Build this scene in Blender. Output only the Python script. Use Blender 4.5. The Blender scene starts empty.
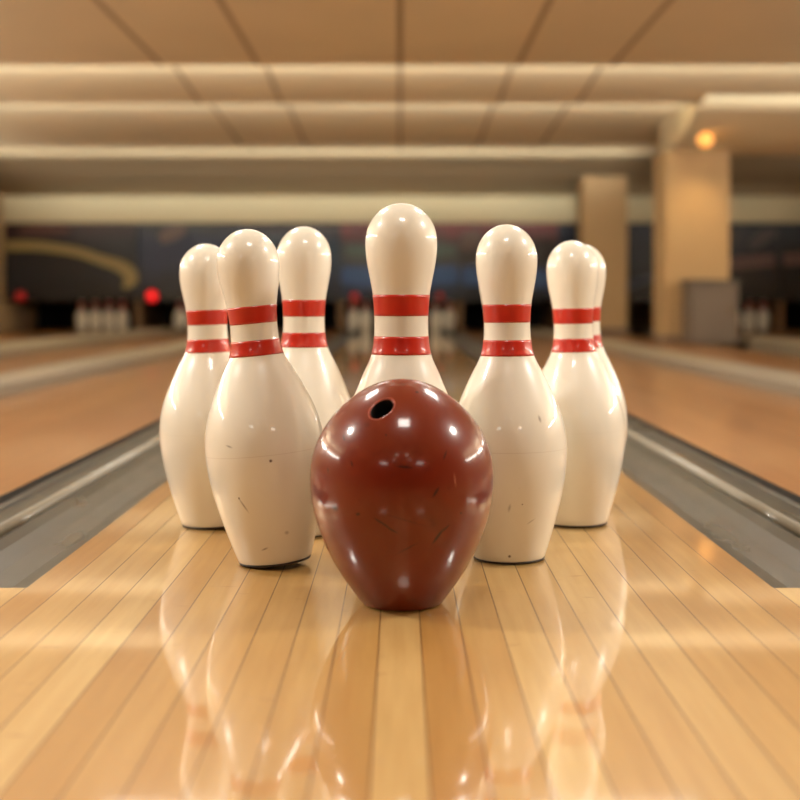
import bpy, bmesh, math, random
import numpy as np
from mathutils import Vector, Matrix
random.seed(4)
PI = math.pi
sc = bpy.context.scene
COL = sc.collection

# ------------------------------------------------------------------ camera
CAM_H = .29
cd = bpy.data.cameras.new('camera'); cam = bpy.data.objects.new('camera', cd); COL.objects.link(cam)
cam.location = (0, 0, CAM_H); cam.rotation_euler = (PI/2, 0, 0)
cd.sensor_width = 36; cd.lens = 57.9; cd.shift_y = -97/800
cd.clip_start = .02; cd.clip_end = 100
cd.dof.use_dof = True; cd.dof.focus_distance = 1.37; cd.dof.aperture_fstop = 4.0
sc.camera = cam
sc.view_settings.view_transform = 'Standard'; sc.view_settings.look = 'None'
sc.view_settings.gamma = 1; sc.view_settings.exposure = -.12
try: sc.view_settings.use_curve_mapping = False
except Exception: pass
w = bpy.data.worlds.new('world'); sc.world = w; w.use_nodes = True
w.node_tree.nodes['Background'].inputs[0].default_value = (.02, .018, .015, 1)
w.node_tree.nodes['Background'].inputs[1].default_value = .3

# ------------------------------------------------------------------ materials
def lin(c):
    return tuple(((v/255)/12.92 if v/255 <= .04045 else ((v/255+.055)/1.055)**2.4) for v in c) + (1,)
def mat(name, rgb, rough=.5, coat=0, coat_rough=.05, metal=0, emit=None, estr=0, spec=.5):
    m = bpy.data.materials.new(name); m.use_nodes = True
    b = m.node_tree.nodes['Principled BSDF']
    b.inputs['Base Color'].default_value = lin(rgb); b.inputs['Roughness'].default_value = rough
    b.inputs['Metallic'].default_value = metal; b.inputs['Coat Weight'].default_value = coat
    b.inputs['Coat Roughness'].default_value = coat_rough
    b.inputs['Specular IOR Level'].default_value = spec
    if emit:
        b.inputs['Emission Color'].default_value = lin(emit); b.inputs['Emission Strength'].default_value = estr
    return m
class NT:
    def __init__(s, m):
        s.t = m.node_tree; s.b = s.t.nodes['Principled BSDF']
        s.co = s.t.nodes.new('ShaderNodeTexCoord').outputs['Object']
    def n(s, typ, **kw):
        nd = s.t.nodes.new(typ)
        for k, v in kw.items(): setattr(nd, k, v)
        return nd
    def l(s, a, b): s.t.links.new(a, b)
    def setin(s, sock, v):
        if hasattr(v, 'is_output'): s.l(v, sock)
        else: sock.default_value = v
    def math(s, op, a, b=0., c=None, clamp=False):
        nd = s.n('ShaderNodeMath', operation=op, use_clamp=clamp)
        s.setin(nd.inputs[0], a); s.setin(nd.inputs[1], b)
        if c is not None: s.setin(nd.inputs[2], c)
        return nd.outputs[0]
    def xyz(s):
        nd = s.n('ShaderNodeSeparateXYZ'); s.l(s.co, nd.inputs[0]); return nd.outputs
    def comb(s, x, y, z):
        nd = s.n('ShaderNodeCombineXYZ')
        for i, v in enumerate((x, y, z)): s.setin(nd.inputs[i], v)
        return nd.outputs[0]
    def noise(s, vec, scale, detail=3, rough=.5):
        nd = s.n('ShaderNodeTexNoise'); s.l(vec, nd.inputs['Vector'])
        nd.inputs['Scale'].default_value = scale; nd.inputs['Detail'].default_value = detail
        nd.inputs['Roughness'].default_value = rough; return nd.outputs['Fac']
    def ramp(s, fac, stops):
        nd = s.n('ShaderNodeValToRGB'); s.l(fac, nd.inputs[0]); e = nd.color_ramp.elements
        while len(e) < len(stops): e.new(.5)
        for el, (p, c) in zip(e, stops): el.position = p; el.color = c
        return nd.outputs[0]
    def mix(s, fac, a, b, mode='MIX'):
        nd = s.n('ShaderNodeMix', data_type='RGBA', blend_type=mode)
        s.setin(nd.inputs['Factor'], fac)
        s.setin(nd.inputs[6], a); s.setin(nd.inputs[7], b); return nd.outputs[2]
    def mark(s, loc, rot, size, soft=1.):
        mp = s.n('ShaderNodeMapping', vector_type='TEXTURE'); s.l(s.co, mp.inputs[0])
        mp.inputs['Location'].default_value = loc; mp.inputs['Rotation'].default_value = rot
        mp.inputs['Scale'].default_value = size
        g = s.n('ShaderNodeTexGradient', gradient_type='SPHERICAL'); s.l(mp.outputs[0], g.inputs[0])
        return s.math('MULTIPLY', g.outputs['Fac'], soft, clamp=True)

def wood(name, stops, pw=.0363, seam=.0011, seam_rgb=(96, 62, 34), rough=.4, coat=.35, coat_rough=.06, half=.5):
    m = mat(name, (200, 160, 110), rough, coat, coat_rough); t = NT(m); t.b.inputs['Coat IOR'].default_value = 1.85
    x, y, z = t.xyz()
    u = t.math('ADD', t.math('DIVIDE', x, pw), half)
    cell = t.math('FLOOR', u); fr = t.math('SUBTRACT', u, cell)
    wn = t.n('ShaderNodeTexWhiteNoise', noise_dimensions='1D'); t.l(t.math('MULTIPLY', cell, 1.37), wn.inputs['W'])
    base = t.ramp(wn.outputs['Value'], stops)
    gv = t.comb(t.math('MULTIPLY', x, 30.), t.math('ADD', t.math('MULTIPLY', y, 1.6), t.math('MULTIPLY', cell, 7.3)), 0.)
    g = t.noise(gv, 3.2, 4, .6)
    shade = t.ramp(g, [(.25, lin((226, 214, 196))), (.75, (1, 1, 1, 1))])
    c = t.mix(.75, base, shade, 'MULTIPLY')
    # slow tonal drift along each board
    g2 = t.noise(t.comb(t.math('MULTIPLY', cell, 3.1), t.math('MULTIPLY', y, 1.3), 0.), 1.4, 2)
    c = t.mix(.5, c, t.ramp(g2, [(.3, lin((222, 200, 172))), (.7, (1, 1, 1, 1))]), 'MULTIPLY')
    # little dark knots and flecks drawn out along the board
    fl = t.noise(t.comb(t.math('MULTIPLY', x, 9.), t.math('MULTIPLY', y, 30.), cell), 2.5, 2, .5)
    c = t.mix(t.math('MULTIPLY', t.math('SUBTRACT', fl, .70), 6., clamp=True), c, lin((150, 105, 60)))
    e = t.math('MINIMUM', fr, t.math('SUBTRACT', 1., fr))
    line = t.math('LESS_THAN', e, seam/pw/2)
    c = t.mix(line, c, lin(seam_rgb))
    t.l(c, t.b.inputs['Base Color'])
    bp = t.n('ShaderNodeBump'); bp.inputs['Strength'].default_value = .02; bp.inputs['Distance'].default_value = .002
    t.l(t.noise(t.co, 9, 2), bp.inputs['Height']); t.l(bp.outputs[0], t.b.inputs['Normal']); t.l(bp.outputs[0], t.b.inputs['Coat Normal'])
    return m
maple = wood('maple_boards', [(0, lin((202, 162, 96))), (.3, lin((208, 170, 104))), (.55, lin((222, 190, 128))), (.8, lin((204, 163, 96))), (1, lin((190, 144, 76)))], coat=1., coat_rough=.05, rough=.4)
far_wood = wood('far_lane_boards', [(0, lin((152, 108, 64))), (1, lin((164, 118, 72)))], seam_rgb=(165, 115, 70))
slab_side = mat('lane_side_shade', (38, 34, 30), .6)  # shade on the lane slab flanks is put into this dark colour

def seams(name, rgb, line_rgb, pitch=.725, width=.03, rough=.7):
    m = mat(name, rgb, rough); t = NT(m); x, y, z = t.xyz()
    f = 9.
    for sx_ in (-1.32, -.784, 0., .653, 1.176): f = t.math('MINIMUM', f, t.math('ABSOLUTE', t.math('SUBTRACT', x, sx_)))
    ln = t.math('LESS_THAN', f, width/2)
    n = t.noise(t.co, 1.3, 3)
    base = t.mix(n, lin(rgb), lin(tuple(int(v*.93) for v in rgb)))
    t.l(t.mix(ln, base, lin(line_rgb)), t.b.inputs['Base Color']); return m
ceil_m = seams('ceiling_board', (222, 206, 172), (152, 130, 98))
wall_m = mat('wall_paint', (200, 172, 132), .8)
dark_wall = mat('dark_wall', (22, 20, 20), .9)
header_m = mat('header_cream', (214, 204, 170), .7)
column_m = mat('column_plaster', (184, 156, 116), .75)
gutter_m = mat('gutter_grey', (124, 120, 108), .32, .3, .2); 
t = NT(gutter_m); gx, gy, gz = t.xyz()
gn = t.noise(t.comb(t.math('MULTIPLY', gx, 6.), t.math('MULTIPLY', gy, 1.2), 0.), 2.5, 4)
t.l(t.ramp(gn, [(.3, lin((64, 62, 55))), (.7, lin((73, 71, 63)))]), t.b.inputs['Base Color'])
t.l(t.math('ADD', t.math('MULTIPLY', gn, .35), .14), t.b.inputs['Roughness'])
rail_m = mat('rail_pale_grey', (136, 128, 112), .35, .2)
cap_m = mat('capping_grey', (140, 131, 115), .5, .1, .3)
white_m = mat('pin_white_small', (238, 234, 222), .25, .5)
base_m = mat('pin_base_dark', (52, 40, 30), .5)
red_m = mat('stripe_red', (192, 34, 14), .32, .5, .06)
box_m = mat('cabinet_grey', (112, 100, 90), .5)
black_m = mat('black', (10, 10, 10), .7)
metal_m = mat('lamp_metal', (120, 100, 75), .35, metal=1)

def pin_material(name, marks):
    m = mat(name, (240, 234, 220), .32, .8, .04); t = NT(m)
    n = t.noise(t.co, 14, 3)
    c = t.mix(n, lin((240, 237, 226)), lin((232, 226, 210)))
    sp = t.noise(t.co, 120, 1, .3)
    x, y, z = t.xyz()
    low = t.math('MULTIPLY', t.math('SUBTRACT', .2, z), 6., clamp=True)
    c = t.mix(t.math('MULTIPLY', t.math('MULTIPLY', t.math('SUBTRACT', sp, .775), 6., clamp=True), t.math('MULTIPLY', low, .8)), c, lin((120, 100, 80)))
    # belly wear ring, a fine line where the core is joined
    rg = t.math('LESS_THAN', t.math('ABSOLUTE', t.math('SUBTRACT', z, .127)), .0004)
    c = t.mix(t.math('MULTIPLY', rg, .22 if marks else .08), c, lin((170, 150, 125)))
    for loc, rot, size, k in marks:
        k *= .45
        c = t.mix(t.mark(loc, rot, size, k), c, lin((88, 66, 48)))
    t.l(c, t.b.inputs['Base Color']); return m

# ------------------------------------------------------------------ helpers
def link(name, bm, m, parent=None, smooth=False):
    me = bpy.data.meshes.new(name); bm.normal_update(); bm.to_mesh(me); bm.free()
    for mm in (m if isinstance(m, (list, tuple)) else [m]): me.materials.append(mm)
    if smooth:
        for p in me.polygons: p.use_smooth = True
    o = bpy.data.objects.new(name, me); COL.objects.link(o)
    if parent: o.parent = parent
    return o
def props(o, label=None, cat=None, group=None, kind=None):
    if label: o['label'] = label
    if cat: o['category'] = cat
    if group: o['group'] = group
    if kind: o['kind'] = kind
    return o
def empty(name, loc, label, cat, group=None):
    o = bpy.data.objects.new(name, None); COL.objects.link(o); o.location = loc; o.empty_display_size = .05
    return props(o, label, cat, group)
def box(bm, x0, x1, y0, y1, z0, z1, mi=0):
    vs = [bm.verts.new(p) for p in [(x0,y0,z0),(x1,y0,z0),(x1,y1,z0),(x0,y1,z0),(x0,y0,z1),(x1,y0,z1),(x1,y1,z1),(x0,y1,z1)]]
    fs = []
    for q in [(0,3,2,1),(4,5,6,7),(0,1,5,4),(1,2,6,5),(2,3,7,6),(3,0,4,7)]:
        f = bm.faces.new([vs[i] for i in q]); f.material_index = mi; fs.append(f)
    return fs
def bevel_box(dims, r=.01, seg=2):
    bm = bmesh.new(); box(bm, *dims)
    bmesh.ops.bevel(bm, geom=bm.edges[:], offset=r, segments=seg, profile=.6, affect='EDGES'); return bm
def spline(pts, n):
    """Natural cubic spline through the points, parameterised by chord length."""
    P = np.array(pts, float); h = np.sqrt((np.diff(P, axis=0)**2).sum(1)); N = len(P)
    A = np.zeros((N, N)); R = np.zeros_like(P); A[0, 0] = A[-1, -1] = 1
    for i in range(1, N-1):
        A[i, i-1], A[i, i], A[i, i+1] = h[i-1], 2*(h[i-1]+h[i]), h[i]
        R[i] = 6*((P[i+1]-P[i])/h[i]-(P[i]-P[i-1])/h[i-1])
    M = np.linalg.solve(A, R); out = []
    for i in range(N-1):
        for k in range(n):
            b = k/n; a = 1-b
            out.append(tuple(a*P[i]+b*P[i+1]+((a**3-a)*M[i]+(b**3-b)*M[i+1])*h[i]**2/6))
    out.append(tuple(P[-1])); return out
def lathe(prof, seg=72, cap0=True, cap1=True):
    bm = bmesh.new(); rings = []
    for z, r in prof:
        if r < 1e-6: rings.append([bm.verts.new((0, 0, z))])
        else: rings.append([bm.verts.new((r*math.cos(2*PI*i/seg), r*math.sin(2*PI*i/seg), z)) for i in range(seg)])
    for a, b in zip(rings, rings[1:]):
        if len(a) == 1 and len(b) == 1: continue
        for i in range(seg):
            j = (i+1) % seg
            if len(a) == 1: bm.faces.new((a[0], b[j], b[i]))
            elif len(b) == 1: bm.faces.new((a[i], a[j], b[0]))
            else: bm.faces.new((a[i], a[j], b[j], b[i]))
    if cap0 and len(rings[0]) > 1: bm.faces.new(rings[0][::-1])
    if cap1 and len(rings[-1]) > 1: bm.faces.new(rings[-1])
    return bm
def extrude_profile(pts, y0, y1, mi=0):
    """Closed (x,z) outline pushed along y."""
    bm = bmesh.new()
    a = [bm.verts.new((x, y0, z)) for x, z in pts]; b = [bm.verts.new((x, y1, z)) for x, z in pts]
    n = len(pts)
    for i in range(n): bm.faces.new((a[i], a[(i+1) % n], b[(i+1) % n], b[i]))
    bm.faces.new(a); bm.faces.new(b[::-1]); bmesh.ops.recalc_face_normals(bm, faces=bm.faces[:]); return bm
def copy_tree(o, parent=None):
    c = o.copy(); COL.objects.link(c)
    if parent: c.parent = parent
    for ch in [q for q in COL.objects if q.parent == o]: copy_tree(ch, c)
    return c

F = 1286.
D = 13.0          # where the lanes run into the pinsetters
def X(px, d): return (px-400)/F*d
def Z(py, d): return CAM_H + (303-py)/F*d

# ------------------------------------------------------------------ room shell
YA = 1.31         # end of the approach, where the channels begin
XL, XR, YB, YE = -4.0, 4.7, -5., 14.2
bm = bmesh.new(); box(bm, XL, XR, YB, YA, -.1, 0)
props(link('floor', bm, maple), 'light maple board approach running into the pin deck', 'floor', kind='structure')
bm = bmesh.new(); box(bm, XL, XR, YB, YE, -.16, -.1)
props(link('floor', bm, slab_side), 'dark subfloor beneath the lanes', 'floor', kind='structure')
def lane(x0, x1, m, label):
    bm = bmesh.new(); fs = box(bm, x0, x1, YA, YE, -.1, 0)
    for f in fs:
        if abs(f.normal.z) < .5: pass
    bm.normal_update()
    for f in bm.faces: f.material_index = 0 if f.normal.z > .5 or f.normal.y < -.5 else 1
    props(link('bowling_lane', bm, [m, slab_side]), label, 'lane', kind='structure')
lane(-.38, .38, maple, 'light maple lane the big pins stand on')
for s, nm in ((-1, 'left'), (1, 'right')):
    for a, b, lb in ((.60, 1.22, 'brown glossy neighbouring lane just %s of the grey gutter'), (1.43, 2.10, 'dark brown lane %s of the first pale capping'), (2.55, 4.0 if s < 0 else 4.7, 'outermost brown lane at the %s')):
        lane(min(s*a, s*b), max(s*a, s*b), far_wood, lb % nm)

H0, HL = 1.318, 1.41
def slab_from_path(path, x0, x1, top):
    bm = bmesh.new()
    a = [bm.verts.new((x0, y, z)) for y, z in path] + [bm.verts.new((x0, path[-1][0], top)), bm.verts.new((x0, path[0][0], top))]
    b = [bm.verts.new((x1, v.co.y, v.co.z)) for v in a]; n = len(a)
    for i in range(n):
        f = bm.faces.new((a[i], b[i], b[(i+1) % n], a[(i+1) % n]))
        if i < len(path)-1: f.smooth = True
    bm.faces.new(a); bm.faces.new(b[::-1]); bmesh.ops.recalc_face_normals(bm, faces=bm.faces[:]); return bm
TOP = 1.9
# shallow saw-tooth: every section drops to a lip that hides the light trough behind it
ZC = CAM_H+HL
LIPS = [7.15, 8.52, 10.7]
path = [(YB, CAM_H+H0+.0), (7.15, CAM_H+H0), (7.16, ZC), (8.52, CAM_H+H0), (8.53, ZC), (10.7, CAM_H+1.315), (10.71, ZC), (12.1, CAM_H+1.36), (YE, CAM_H+1.36)]
o = slab_from_path(path, XL, XR, TOP)
for f in o.faces: f.smooth = False
props(link('ceiling', o, ceil_m), 'cream panelled ceiling with long seams', 'ceiling', kind='structure')
# dark sloping soffit over the murals
bm = bmesh.new(); pp = [(11.5, CAM_H+1.39), (11.9, CAM_H+1.34), (12.3, CAM_H+1.25), (D-.05, CAM_H+1.075), (D+.1, CAM_H+1.075), (D+.1, CAM_H+1.39)]
a = [bm.verts.new((XL, y, z)) for y, z in pp]; b = [bm.verts.new((XR, y, z)) for y, z in pp]
for k in range(6):
    f = bm.faces.new((a[k], b[k], b[(k+1) % 6], a[(k+1) % 6])); f.smooth = k < 3
bm.faces.new(a); bm.faces.new(b[::-1]); bmesh.ops.recalc_face_normals(bm, faces=bm.faces[:])
props(link('trim_2', bm, mat('soffit_beige', (176, 160, 130), .8)), 'brown sloping soffit between ceiling and header', 'soffit', kind='structure')
# sloping bulkhead on the right that meets the wide column
bm = bmesh.new(); pp = [(8.25, CAM_H+1.330), (8.6, CAM_H+1.275), (9.0, CAM_H+1.165), (9.3, CAM_H+1.115), (9.75, CAM_H+1.115), (9.75, CAM_H+1.36)]
x0, x1 = 1.97, XR
a = [bm.verts.new((x0, y, z)) for y, z in pp]; b = [bm.verts.new((x1, y, z)) for y, z in pp]
for k in range(6):
    f = bm.faces.new((a[k], b[k], b[(k+1) % 6], a[(k+1) % 6])); f.smooth = k < 3
bm.faces.new(a); bm.faces.new(b[::-1]); bmesh.ops.recalc_face_normals(bm, faces=bm.faces[:])
props(link('trim_3', bm, ceil_m), 'sloping cream bulkhead above the wide column', 'bulkhead', kind='structure')
def wall(name, dims, m, label):
    bm = bmesh.new(); box(bm, *dims); props(link(name, bm, m), label, 'wall', kind='structure')
wall('wall_left', (XL-.1, XL, YB, YE, -.16, TOP), wall_m, 'tan side wall at the left')
wall('wall_right', (XR, XR+.1, YB, YE, -.16, TOP), wall_m, 'tan side wall at the right')
wall('wall_front', (XL, XR, YB-.1, YB, -.16, TOP), mat('wall_front_paint', (96, 74, 56), .8), 'brown wall behind the bowlers')
wall('wall_back', (XL, XR, YE, YE+.1, -.16, TOP), dark_wall, 'black wall behind the pinsetters')
# header over the masking panels
ztop, zbot = Z(195, D), Z(223, D)
props(link('trim_1', bevel_box((XL, XR, D-.05, D+.1, zbot, ztop), .01), header_m), 'long cream header beam over the murals', 'trim', kind='structure')
# columns
def column(x0, x1, y0, y1, label, zt):
    o = empty('column', ((x0+x1)/2, (y0+y1)/2, 0), label, 'column', None)
    w_, l_ = (x1-x0)/2, (y1-y0)/2
    link('shaft', bevel_box((-w_, w_, -l_, l_, 0, zt), .02, 3), column_m, o)
    link('plinth', bevel_box((-w_-.012, w_+.012, -l_-.012, l_+.012, 0, .05), .005), box_m, o)
    return o
column(X(665, 9.3), X(730, 9.3), 9.3, 9.75, 'wide tan column lit from above beside the grey cabinet', CAM_H+1.115)
column(X(583, 12.1), X(628, 12.1), 12.1, 12.5, 'narrower, dimmer tan column farther back, nearer the pins', CAM_H+1.2)

# ------------------------------------------------------------------ gutters and cappings
def gutter(s, label):
    o = empty('gutter', (s*.38, YA, -.1), label, 'gutter', 'grey gutters beside the centre lane')
    # coordinates local to the empty
    L = [(0, 0), (0, .096), (.006, .093), (.018, .078), (.04, .066), (.07, .060), (.10, .066), (.122, .078), (.132, .088), (.160, .088), (.168, .084), (.214, .084), (.22, .088), (.22, 0)]
    n = link('channel', extrude_profile([(s*x, z) for x, z in L], 0, YE-YA-.02), gutter_m, o)
    L2 = [(.135, .088), (.137, .094), (.142, .097), (.151, .097), (.156, .094), (.158, .088)]
    r = link('divider_rail', extrude_profile([(s*x, z) for x, z in L2], 0, YE-YA-.02), rail_m, o, True)
    r['label'] = 'pale grey raised rail'
gutter(-1, 'grey gutter with pale rail along the left edge of the lane')
gutter(1, 'grey gutter with pale rail along the right edge of the lane')
def capping(a, b, s, label):
    x0, x1 = min(s*a, s*b), max(s*a, s*b)
    o = link('lane_capping', bevel_box((x0, x1, YA, D-.02, -.1, .04), .008), cap_m)
    props(o, label, 'capping', 'pale cappings between the lanes')
capping(1.22, 1.43, -1, 'pale grey capping strip left of the nearest left-hand brown lane')
capping(2.10, 2.55, -1, 'wider grey capping farther off at the far left')
capping(1.22, 1.43, 1, 'pale grey capping strip right of the nearest right-hand brown lane, before the columns')
capping(2.45, 2.80, 1, 'grey capping farther off at the far right, beyond the columns')

# ------------------------------------------------------------------ pinsetter bays
edges = [-4.0, -2.65, -1.6, -.6, .6, 1.6, 2.65, 3.85, 4.7]
names = ['leftmost dark mural panel with a tan painted arc', 'dark blue mural panel with a grey blob, second from left', 'mural panel behind the left group of pins',
         'mural panel with red, teal and blue bands behind the middle pin', 'mural panel with red corner and blue band behind the right pins',
         'dark blue mural panel seen between the two columns', 'dark mural panel with a rose streak right of the wide column', 'dark mural panel at the far right edge']
mur = {}
def mural_mat(name, top, mid, low):
    m = mat(name, mid, .35, spec=.4); t = NT(m); x, y, z = t.xyz()
    n = t.noise(t.comb(x, 0., t.math('MULTIPLY', z, 1.6)), 2.2, 3)
    v = t.math('ADD', t.math('DIVIDE', t.math('SUBTRACT', z, .3), .8), t.math('MULTIPLY', t.math('SUBTRACT', n, .5), .5))
    c = t.ramp(v, [(.05, lin((20, 20, 22))), (.3, lin(low)), (.5, lin(mid)), (.72, lin(mid)), (.95, lin(top))])
    t.l(c, t.b.inputs['Base Color']); return m
mm = [mural_mat('mural_a', (51, 28, 31), (31, 33, 40), (27, 31, 41)), mural_mat('mural_b', (36, 41, 47), (33, 44, 74), (31, 34, 47)),
      mural_mat('mural_c', (53, 44, 50), (44, 60, 80), (37, 47, 69)), mural_mat('mural_d', (122, 60, 64), (72, 73, 74), (47, 69, 108)),
      mural_mat('mural_e', (122, 58, 62), (61, 56, 57), (44, 66, 105)), mural_mat('mural_f', (34, 43, 63), (25, 34, 51), (28, 28, 36)),
      mural_mat('mural_g', (28, 33, 47), (25, 31, 47), (23, 21, 24)), mural_mat('mural_h', (37, 43, 60), (28, 31, 40), (23, 21, 24))]
zb, zt_ = Z(301, D), Z(223, D)
tan_m = mat('print_tan', (160, 142, 92), .5); rose_m = mat('print_rose', (112, 88, 88), .5)
grey_m = mat('print_grey', (104, 90, 88), .5); blue_m = mat('print_blue', (60, 92, 146), .5); teal_m = mat('print_teal', (84, 100, 100), .5)
def ribbon(pts, widths, y, thick=.003):
    """Flat printed ribbon along px points at depth y."""
    P = spline([(X(a, D), Z(b, D), w_/F*D/2) for (a, b), w_ in zip(pts, widths)], 8)
    bm = bmesh.new(); A = []; 
    for i, (x, z, w_) in enumerate(P):
        q = P[min(i+1, len(P)-1)]; p = P[max(i-1, 0)]
        t_ = Vector((q[0]-p[0], q[1]-p[1])).normalized(); n_ = Vector((-t_.y, t_.x))*max(w_, .002)
        A.append([bm.verts.new((x+n_.x*k, y+dy, z+n_.y*k)) for k in (1, -1) for dy in (0, thick)])
    for a, b in zip(A, A[1:]):
        for i, j in ((0, 2), (2, 3), (3, 1), (1, 0)): bm.faces.new((a[i], a[j], b[j], b[i]))
    for e in (A[0], A[-1]): bm.faces.new((e[0], e[2], e[3], e[1]))
    bmesh.ops.recalc_face_normals(bm, faces=bm.faces[:]); return bm
panels = []
for i in range(8):
    a, b = edges[i], edges[i+1]
    o = empty('mural_panel', ((a+b)/2, D, zb), names[i], 'mural', 'painted masking panels over the pin pits'); panels.append(o)
    bmp = bmesh.new(); box(bmp, a+.004, b-.004, D, D+.04, zb, zt_)
    q = link('board', bmp, mm[i]); q.parent = o; q.matrix_parent_inverse = o.matrix_basis.inverted()
def put(name, bm, m, i):
    q = link(name, bm, m); q.parent = panels[i]; q.matrix_parent_inverse = panels[i].matrix_basis.inverted(); return q
put('painted_arc', ribbon([(3, 246), (35, 246), (62, 249), (85, 254), (105, 261), (125, 269), (131, 277), (124, 288)], [10, 10, 9, 9, 10, 13, 14, 4], D-.004), tan_m, 0)
put('painted_blob', ribbon([(20, 231), (45, 229), (70, 231)], [6, 10, 5], D-.004), mat('print_brown', (96, 62, 58), .5), 0)
put('painted_blob', ribbon([(160, 240), (172, 233), (186, 228)], [8, 16, 8], D-.004), grey_m, 1)
put('painted_band', ribbon([(345, 250), (400, 252), (456, 250)], [12, 16, 12], D-.004), teal_m, 3)
put('painted_band', ribbon([(342, 275), (400, 277), (457, 274)], [16, 20, 18], D-.007), blue_m, 3)
put('painted_band', ribbon([(463, 276), (510, 276), (555, 280)], [18, 18, 12], D-.004), blue_m, 4)
put('painted_blob', ribbon([(464, 250), (470, 240), (482, 234)], [8, 18, 8], D-.004), grey_m, 4)
put('painted_band', ribbon([(590, 292), (625, 286), (655, 276)], [6, 9, 6], D-.004), mat('print_slate', (74, 80, 100), .5), 5)
put('painted_streak', ribbon([(668, 268), (705, 266), (740, 263), (775, 260)], [8, 12, 13, 12], D-.004), rose_m, 6)
put('painted_blob', ribbon([(750, 248), (762, 238), (776, 231)], [8, 14, 8], D-.004), mat('print_smoke', (84, 78, 82), .5), 6)
put('painted_streak', ribbon([(783, 260), (800, 259), (850, 262)], [12, 12, 6], D-.004), rose_m, 7)
# kickback boards between the pits
kick_m = mat('kickback_brown', (112, 84, 56), .6)
for k, x in enumerate(edges[1:-1]):
    bmk = bmesh.new(); box(bmk, x-.03, x+.03, D+.005, YE-.02, .0, zb)
    o = link('kickback_board', bmk, kick_m)
    props(o, ['brown divider board between the two leftmost pin pits', 'brown divider board behind the left back pin', 'brown divider board left of the middle pit', 'brown divider board right of the middle pit',
              'brown divider board hidden beside the far column', 'brown divider board behind the wide column', 'brown divider board of the rightmost pit'][k], 'divider', 'divider boards between pin pits')
bm = bmesh.new(); box(bm, XL, XR, YE-.02, YE, 0, zb)
# red indicator lamps
lampred = mat('red_lamp', (255, 40, 40), .4, emit=(255, 30, 34), estr=1.1)
lampdim = mat('red_lamp_dim', (200, 40, 40), .4, emit=(255, 34, 40), estr=.12)
for px, py, r, m, lb in ((152.5, 296, .055, lampred, 'bright red indicator lamp left of the back left pin'), (21.5, 296, .05, lampdim, 'faint red indicator lamp at the far left'),
                      (355, 297, .04, lampdim, 'small dim red lamp just left of the middle pin neck'), (440, 296, .03, lampdim, 'small dim red lamp just right of the middle pin neck')):
    o = empty('indicator_lamp', (X(px, D), D, Z(py, D)), lb, 'lamp', 'red indicator lamps under the murals')
    b1 = lathe([(0, r*1.1), (.02, r*1.1)], 24); bmesh.ops.rotate(b1, verts=b1.verts, matrix=Matrix.Rotation(PI/2, 3, 'X')); link('bezel', b1, black_m, o)
    b2 = lathe([(0, r), (.015, r*.9), (.028, r*.5), (.032, 0)], 24); bmesh.ops.translate(b2, verts=b2.verts, vec=(0, 0, .02))
    bmesh.ops.rotate(b2, verts=b2.verts, matrix=Matrix.Rotation(PI/2, 3, 'X')); link('lens', b2, m, o, True)

# ------------------------------------------------------------------ bowling pins
PROF = [(.004, .0402), (.0373, .0502), (.075, .0595), (.108, .0645), (.128, .0652), (.148, .0632), (.172, .0566), (.195, .0472), (.214, .0382), (.231, .0300), (.248, .0266),
        (.268, .0258), (.290, .0273), (.315, .0318), (.337, .0343), (.352, .0330), (.365, .0275), (.375, .0180), (.3797, .0085), (.381, 0)]
SP = [(0, .0385), (.0015, .0396)] + spline(PROF, 6)
SP = [(z, max(r, 0)) for z, r in SP]; SP[-1] = (.381, 0)
S1, S2 = (.2690, .2895), (.2312, .2492)
def make_pin(loc, sx, sz, m, label, low=0., head=0.):
    def wz(z): return z-low*math.sin(PI*z/.381)**2
    def wr(z, r): return r*(1+head*min(max((z-.2)/.06, 0), 1))
    prof = [(wz(z), wr(z, r)) for z, r in SP]
    def rad(z):
        for (z0, r0), (z1, r1) in zip(prof, prof[1:]):
            if z0 <= z <= z1 and z1 > z0: return r0+(r1-r0)*(z-z0)/(z1-z0)
        return 0
    o = empty('bowling_pin', loc, label, 'bowling pin', 'big white pins with red stripes on the near lane')
    link('body', lathe([(z+.0016 if k == 0 else z, r) for k, (z, r) in enumerate(prof) if k != 1], 96), m, o, True)
    for a, c in (S1, S2):
        zs = [wz(a+(c-a)*i/8) for i in range(9)]
        pr = [(zs[0], rad(zs[0])-.0006)] + [(z, rad(z)+.00025) for z in zs] + [(zs[-1], rad(zs[-1])-.0006)]
        q = link('neck_stripe', lathe(pr, 96, False, False), red_m, o, True); q['label'] = 'glossy red stripe'
    q = link('base_ring', lathe([(0, .0370), (.0004, .0392), (.0026, .0398), (.0030, .032)], 72), base_m, o, True); q['label'] = 'dark base ring'
    o.scale = (sx, sx, sz)
    return o
plain = pin_material('pin_white', [])
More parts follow.
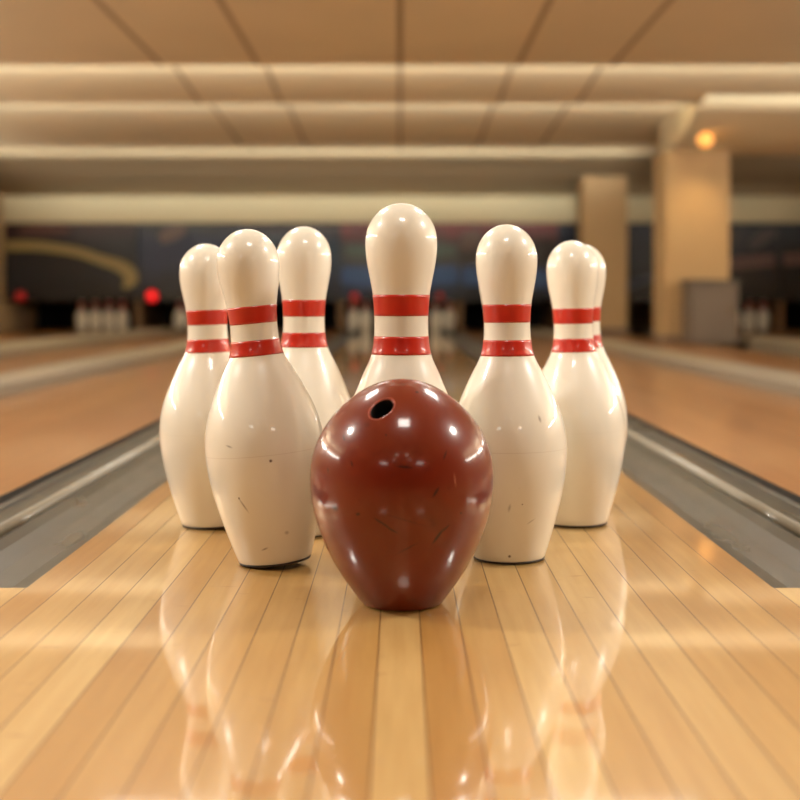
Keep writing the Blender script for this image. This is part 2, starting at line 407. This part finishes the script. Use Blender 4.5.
# marks are written in pin coordinates, the side facing the camera is -y
mk2 = pin_material('pin_white_scuffed', [((-.026, -.057, .082), (0, .0, 0), (.0012, .02, .0018), 3), ((-.022, -.057, .074), (0, -.5, 0), (.0014, .02, .012), 1.6),
    ((.012, -.063, .121), (0, 0, 0), (.0022, .02, .0022), 3), ((-.031, -.055, .14), (0, .4, 0), (.005, .02, .0015), 1.4), ((-.005, -.050, .022), (0, 1.2, 0), (.0015, .02, .005), 1.8), ((.02, -.05, .038), (0, .3, 0), (.003, .02, .003), 1.2)])
mk3 = pin_material('pin_white_nicked', [((.030, -.045, .163), (0, -.3, 0), (.002, .02, .0055), 1.8), ((-.004, -.062, .066), (0, .2, 0), (.002, .02, .006), 1.2),
    ((.010, -.062, .070), (0, 0, 0), (.0012, .02, .0012), 2.5), ((-.003, -.045, .010), (0, 0, 0), (.0022, .02, .0022), 3), ((.02, -.055, .05), (0, 1, 0), (.001, .02, .007), 1.2)])
PINS = [
    ((.0014, 1.4040, 0), 1.035, 1.047, 0, plain, 'white bowling pin standing directly behind the red-brown ball, highest in view'),
    ((X(275.5, 1.434), 1.434, 0), 1.015, .972, -5.3, mk2, 'front left white pin with scuff marks on its belly, leaning slightly left beside the ball'),
    ((X(509, 1.463), 1.463, 0), 1.018, .995, -.5, mk3, 'front right white pin just right of the ball, nicked on its shoulder'),
    ((X(304, 1.625), 1.625, 0), 1.01, 1.015, 0, plain, 'white pin partly hidden between the front left pin and the middle pin'),
    ((X(504, 1.608), 1.608, 0), .955, .96, 0, plain, 'white pin almost wholly hidden behind the front right pin, only its left shoulder shows'),
    ((X(213, 1.68), 1.68, 0), 1.0, .962, -1.6, plain, 'leftmost white pin of the group, at the back beside the left gutter'),
    ((X(577, 1.692), 1.692, 0), .99, .975, -1.1, plain, 'white pin at the right back whose whole front shows, beside the right gutter'),
    ((X(582.5, 1.84), 1.84, 0), .965, .982, 0, plain, 'rightmost and rearmost white pin, peeping out behind the pin next to it'),
]
for i, (loc, sx, sz, tilt, m, lb) in enumerate(PINS):
    o = make_pin(loc, sx, sz, m, lb, .0085 if i == 0 else {1: -.005, 5: -.003}.get(i, 0), .105 if i == 0 else 0)
    o.rotation_euler.y = math.radians(tilt); o.location.z = .0395*sx*math.sin(math.radians(abs(tilt)))

# small pins in the far pits
far = link('bowling_pin', lathe([(z, r) for z, r in SP[::3]], 24), [white_m, red_m], None, True)
for p in far.data.polygons:
    zc = p.center.z
    if .262 < zc < .292 or .226 < zc < .25: p.material_index = 1
spots = [(86, 'leftmost'), (95, 'second from left'), (104, 'third from left'), (113, 'rightmost')]
first = True
def far_pin(px, d, lb):
    global first
    o = far if first else far.copy()
    if not first: COL.objects.link(o)
    first = False
    o.location = (X(px, d), d, 0)
    props(o, lb, 'bowling pin', 'distant blurred pins in the pits')
for px, w_ in ((82, 'leftmost'), (95.5, 'second'), (109, 'third'), (122.5, 'rightmost')):
    far_pin(px, 13.15, 'blurred distant pin in the far left pit, %s of its four' % w_)
for px, w_ in ((180, 'left'), (193, 'right')): far_pin(px, 13.15, 'blurred distant pin behind the neck of the leftmost big pin, %s of two' % w_)
for px, w_ in ((353, 'left'), (366, 'right')): far_pin(px, 13.15, 'blurred distant pin left of the middle big pin, %s of two' % w_)
for px, w_ in ((436, 'left'), (449, 'right')): far_pin(px, 13.15, 'blurred distant pin right of the middle big pin, %s of two' % w_)
for px, w_ in ((735, 'left'), (749, 'middle'), (763, 'right')): far_pin(px, 13.15, 'blurred distant pin right of the grey cabinet, %s of three' % w_)

# ------------------------------------------------------------------ the ball
BP = [(.003, .0405), (.029, .0590), (.063, .0765), (.0975, .0868), (.122, .0888), (.144, .0862), (.165, .0780), (.184, .0645), (.199, .0480), (.209, .0320), (.2148, .0160), (.2165, 0)]
bp = [(0, .036), (.0012, .0388)] + spline(BP, 7); bp = [(z, max(r, 0)) for z, r in bp]; bp[-1] = (.2165, 0)
ball_m = mat('ball_oxblood', (122, 34, 22), .33, .9, .12, spec=.15)
t = NT(ball_m)
n1 = t.noise(t.co, 16, 4, .6)
c = t.mix(n1, lin((104, 27, 10)), lin((120, 39, 15)))
n2 = t.noise(t.co, 60, 2, .5)
c = t.mix(t.math('MULTIPLY', t.math('SUBTRACT', n2, .66), 3., clamp=True), c, lin((62, 22, 16)))
def bpos(px, py):
    # point on the ball's near side that is seen at this pixel, in ball coordinates
    d = 1.17
    for _ in range(30):
        z = CAM_H-(py-303)/F*d; x = (px-400)/F*d - BX
        r = 0
        for (z0, r0), (z1, r1) in zip(bp, bp[1:]):
            if z0 <= z <= z1: r = r0+(r1-r0)*(z-z0)/(z1-z0+1e-9); break
        nd = BY-math.sqrt(max(r*r-x*x, 0)); d = d*.5+nd*.5
    return (x, d-BY, z)
BX, BY = .0018, 1.246
dk = lin((58, 22, 16)); lt = lin((176, 104, 78))
for px, py, rot, a, b, k, cc in ((382, 523, .55, .0115, .0012, 1.8, dk), (392, 530, .5, .008, .001, 1.6, dk), (438, 536, -.95, .0115, .0016, 1.8, dk), (446, 528, -.8, .006, .0012, 1.6, dk),
        (436, 492, -1.0, .007, .0016, 1.8, dk), (405, 467, .1, .010, .0012, 1.5, dk), (335, 508, .6, .0045, .0035, 1.3, dk), (358, 514, 1.2, .002, .003, 1.4, dk), (461, 513, 0, .0012, .0012, 3, dk),
        (344, 438, 1.2, .003, .0012, 2.5, dk), (352, 464, 1.3, .0035, .001, 1.6, dk), (408, 548, -.5, .014, .0008, 1.4, dk), (417, 392, .2, .002, .001, 2, dk), (328, 470, 1.4, .004, .001, 1.2, dk),
        (386, 435, .0, .001, .001, 3, dk), (455, 480, 1.45, .008, .0008, 1.2, lt), (445, 455, -1.2, .006, .0012, 1.3, dk), (405, 520, .3, .03, .0006, 1.0, dk)):
    c = t.mix(t.mark(bpos(px, py), (0, rot, 0), (a, .02, b), k), c, cc)
t.l(c, t.b.inputs['Base Color'])
t.l(t.math('ADD', t.math('MULTIPLY', n1, .2), .24), t.b.inputs['Roughness'])
ball = empty('bowling_ball', (BX, BY, 0), 'red-brown egg-shaped bowling ball with one finger hole, standing in front of the pins', 'bowling ball')
hp = Vector(bpos(381.5, 408)); 
# surface normal there
rr = math.hypot(hp.x, hp.y)
def rb(z):
    for (z0, r0), (z1, r1) in zip(bp, bp[1:]):
        if z0 <= z <= z1: return r0+(r1-r0)*(z-z0)/(z1-z0+1e-9)
    return 0
sl = (rb(hp.z+.004)-rb(hp.z-.004))/.008
nrm = Vector((hp.x/rr, hp.y/rr, -sl)).normalized()
HR = .0112
bbm = lathe(bp, 128)
body = link('shell', bbm, ball_m, ball, True)
cyl = lathe([(-.035, HR), (.02, HR)], 48)
e2 = (Vector((0, 0, 1))-nrm*nrm.z).normalized(); e1 = e2.cross(nrm).normalized()
ang = math.radians(35); ua = e1*math.cos(ang)+e2*math.sin(ang); va = -e1*math.sin(ang)+e2*math.cos(ang)
# slightly oval bore: the thumb hole enters the curved flank at a slant
ua, va = e1*.98+e2*.18, e2*1.18+e1*.08
rot = Matrix((ua, va, nrm)).transposed().to_4x4()
cyl.transform(Matrix.Translation(hp) @ rot)
cut = link('cutter', cyl, black_m)
cut.location = ball.location
md = body.modifiers.new('hole', 'BOOLEAN'); md.operation = 'DIFFERENCE'; md.solver = 'EXACT'; md.object = cut
bpy.context.view_layer.update()
dg = bpy.context.evaluated_depsgraph_get()
me = bpy.data.meshes.new_from_object(body.evaluated_get(dg)); body.modifiers.clear(); body.data = me
me.materials.clear(); me.materials.append(ball_m)
for p in me.polygons: p.material_index = 0; p.use_smooth = True
bpy.data.objects.remove(cut, do_unlink=True)
try: me.set_sharp_from_angle(angle=math.radians(50))
except Exception: pass
# the lining: bevelled lip and dark bore, a ring that follows the curved surface
def surf_point(p):
    """Slide p along nrm onto the ball surface."""
    lo, hi = -.03, .02
    for _ in range(40):
        mid = (lo+hi)/2; q = p+nrm*mid
        inside = 0 < q.z < .2165 and math.hypot(q.x, q.y) < rb(q.z)
        if inside: lo = mid
        else: hi = mid
    return p+nrm*lo
bm = bmesh.new(); u = rot.to_3x3() @ Vector((1, 0, 0)); v = rot.to_3x3() @ Vector((0, 1, 0)); rings = []
for rad_, off in ((HR+.0010, .0001), (HR+.0003, .0001), (HR-.0006, -.0008), (HR-.0012, -.0022)):
    rings.append([bm.verts.new(surf_point(hp+(u*math.cos(a)+v*math.sin(a))*rad_)+nrm*off) for a in [2*PI*i/48 for i in range(48)]])
for a, b in zip(rings, rings[1:]):
    for i in range(48): bm.faces.new((a[i], a[(i+1) % 48], b[(i+1) % 48], b[i]))
bmesh.ops.recalc_face_normals(bm, faces=bm.faces[:])
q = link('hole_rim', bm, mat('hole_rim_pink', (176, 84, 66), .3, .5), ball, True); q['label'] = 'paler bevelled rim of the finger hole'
bm = lathe([(-.030, 0), (-.030, HR-.0013), (-.001, HR-.0013)], 48, False, False); bm.transform(Matrix.Translation(hp) @ rot)
bmesh.ops.reverse_faces(bm, faces=bm.faces[:])
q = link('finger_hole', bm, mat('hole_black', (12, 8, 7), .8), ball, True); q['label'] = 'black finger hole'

# ------------------------------------------------------------------ cabinet beside the column
cx0, cx1, cy = X(685, 9.15), X(733, 9.15), 9.0
o = empty('equipment_cabinet', ((cx0+cx1)/2, cy, 0), 'grey equipment cabinet standing against the foot of the wide column', 'cabinet')
wc = (cx1-cx0)/2
link('body', bevel_box((-wc, wc, 0, .27, .0, Z(285, 9.1)), .012), box_m, o)
q = link('top', bevel_box((-wc-.01, wc+.01, -.01, .275, Z(285, 9.1), Z(280, 9.1)), .006), mat('cabinet_top', (86, 78, 70), .4), o)
d_ = link('door', bevel_box((-wc+.03, wc-.03, -.008, .0, .05, .40), .003), box_m, o)
link('handle', bevel_box((wc-.07, wc-.055, -.022, -.008, .2, .28), .003), metal_m, d_)

# ------------------------------------------------------------------ lamps
def point(loc, power, col, r):
    l = bpy.data.lights.new('lamp_light', 'POINT'); l.energy = power; l.color = col; l.shadow_soft_size = r
    o = bpy.data.objects.new('lamp_light', l); COL.objects.link(o); o.location = loc; return o
def area(loc, rot, sx, sy, power, col, spread=PI):
    l = bpy.data.lights.new('area_light', 'AREA'); l.shape = 'RECTANGLE'; l.size = sx; l.size_y = sy; l.energy = power; l.color = col; l.spread = spread
    o = bpy.data.objects.new('area_light', l); COL.objects.link(o); o.location = loc; o.rotation_euler = rot; return o
WARM = (1, .958, .865)
# the visible ceiling lamp by the wide column
lx, ly, lz = X(705, 8.95), 8.95, Z(140, 8.95)
o = empty('ceiling_spotlight', (lx, ly, ZC), 'small glowing amber ceiling lamp in front of the wide column', 'lamp')
link('mount', lathe([(-.17, .055), (-.12, .055)], 32), metal_m, o, True)
link('stem', lathe([(lz-ZC+.05, .012), (-.17, .012)], 16), metal_m, o, True)
b_ = lathe(spline([(-.05, 0), (-.043, .028), (-.02, .050), (0, .055), (.025, .046), (.045, .02), (.05, .012)], 4), 32)
bmesh.ops.translate(b_, verts=b_.verts, vec=(0, 0, lz-ZC))
q = link('bulb', b_, mat('bulb_amber', (255, 200, 120), .4, emit=(255, 172, 82), estr=1.3), o, True); q['label'] = 'glowing amber bulb'
sp = bpy.data.lights.new('column_spot', 'SPOT'); sp.energy = 9; sp.color = (1, .66, .28); sp.spot_size = 1.6; sp.spot_blend = .9; sp.shadow_soft_size = .05
so = bpy.data.objects.new('column_spot', sp); COL.objects.link(so); so.location = (lx, ly, lz-.09); so.rotation_euler = (math.radians(26), 0, 0)

# lamps over the bowlers' area and the near lane, all above the frame
for x, y, sx, sy, p in ((.06, .75, .3, .26, 7), (-1.75, 1.5, .2, .2, 46), (1.75, 1.5, .2, .2, 46), (-.75, 2.6, .3, .5, 14), (.75, 2.6, .3, .5, 14), (-1.5, -2.2, .6, .6, 8), (1.5, -2.2, .6, .6, 8), (0, 4.6, 2.2, .4, 26)):
    area((x, y, CAM_H+H0-.01), (0, 0, 0), sx, sy, p, WARM)
for x, y in ((-.25, -.9), (.25, -.9), (-.5, -1.5), (.5, -1.5)):
    point((x, y, 1.5), .7, WARM, .05)
# long unseen area lights added along both side walls to brighten the ceiling
for s, xw in ((-1, XL+.06), (1, XR-.06)):
    for y in (2.2, 4.6, 7.6, 10.4):
        area((xw, y, 1.2), (0, s*math.radians(140), 0), .2, 2.0, (60, 85, 32, 8)[(2.2, 4.6, 7.6, 10.4).index(y)], WARM)
# light troughs hidden behind the ceiling lips, washing the section beyond
for (y, x0, x1, p) in ((7.185, XL+.1, XR-.1, 62), (8.55, XL+.1, 2.05, 62), (10.73, XL+.1, 2.2, 40)):
    area(((x0+x1)/2, y, ZC-.05), (math.radians(103), 0, 0), x1-x0, .03, p, (1, .96, .84), math.radians(42))
# cove light that washes the header beam
area((0.2, 12.6, 1.30), (math.radians(80), 0, 0), 7.6, .05, 2, (1, .95, .78))
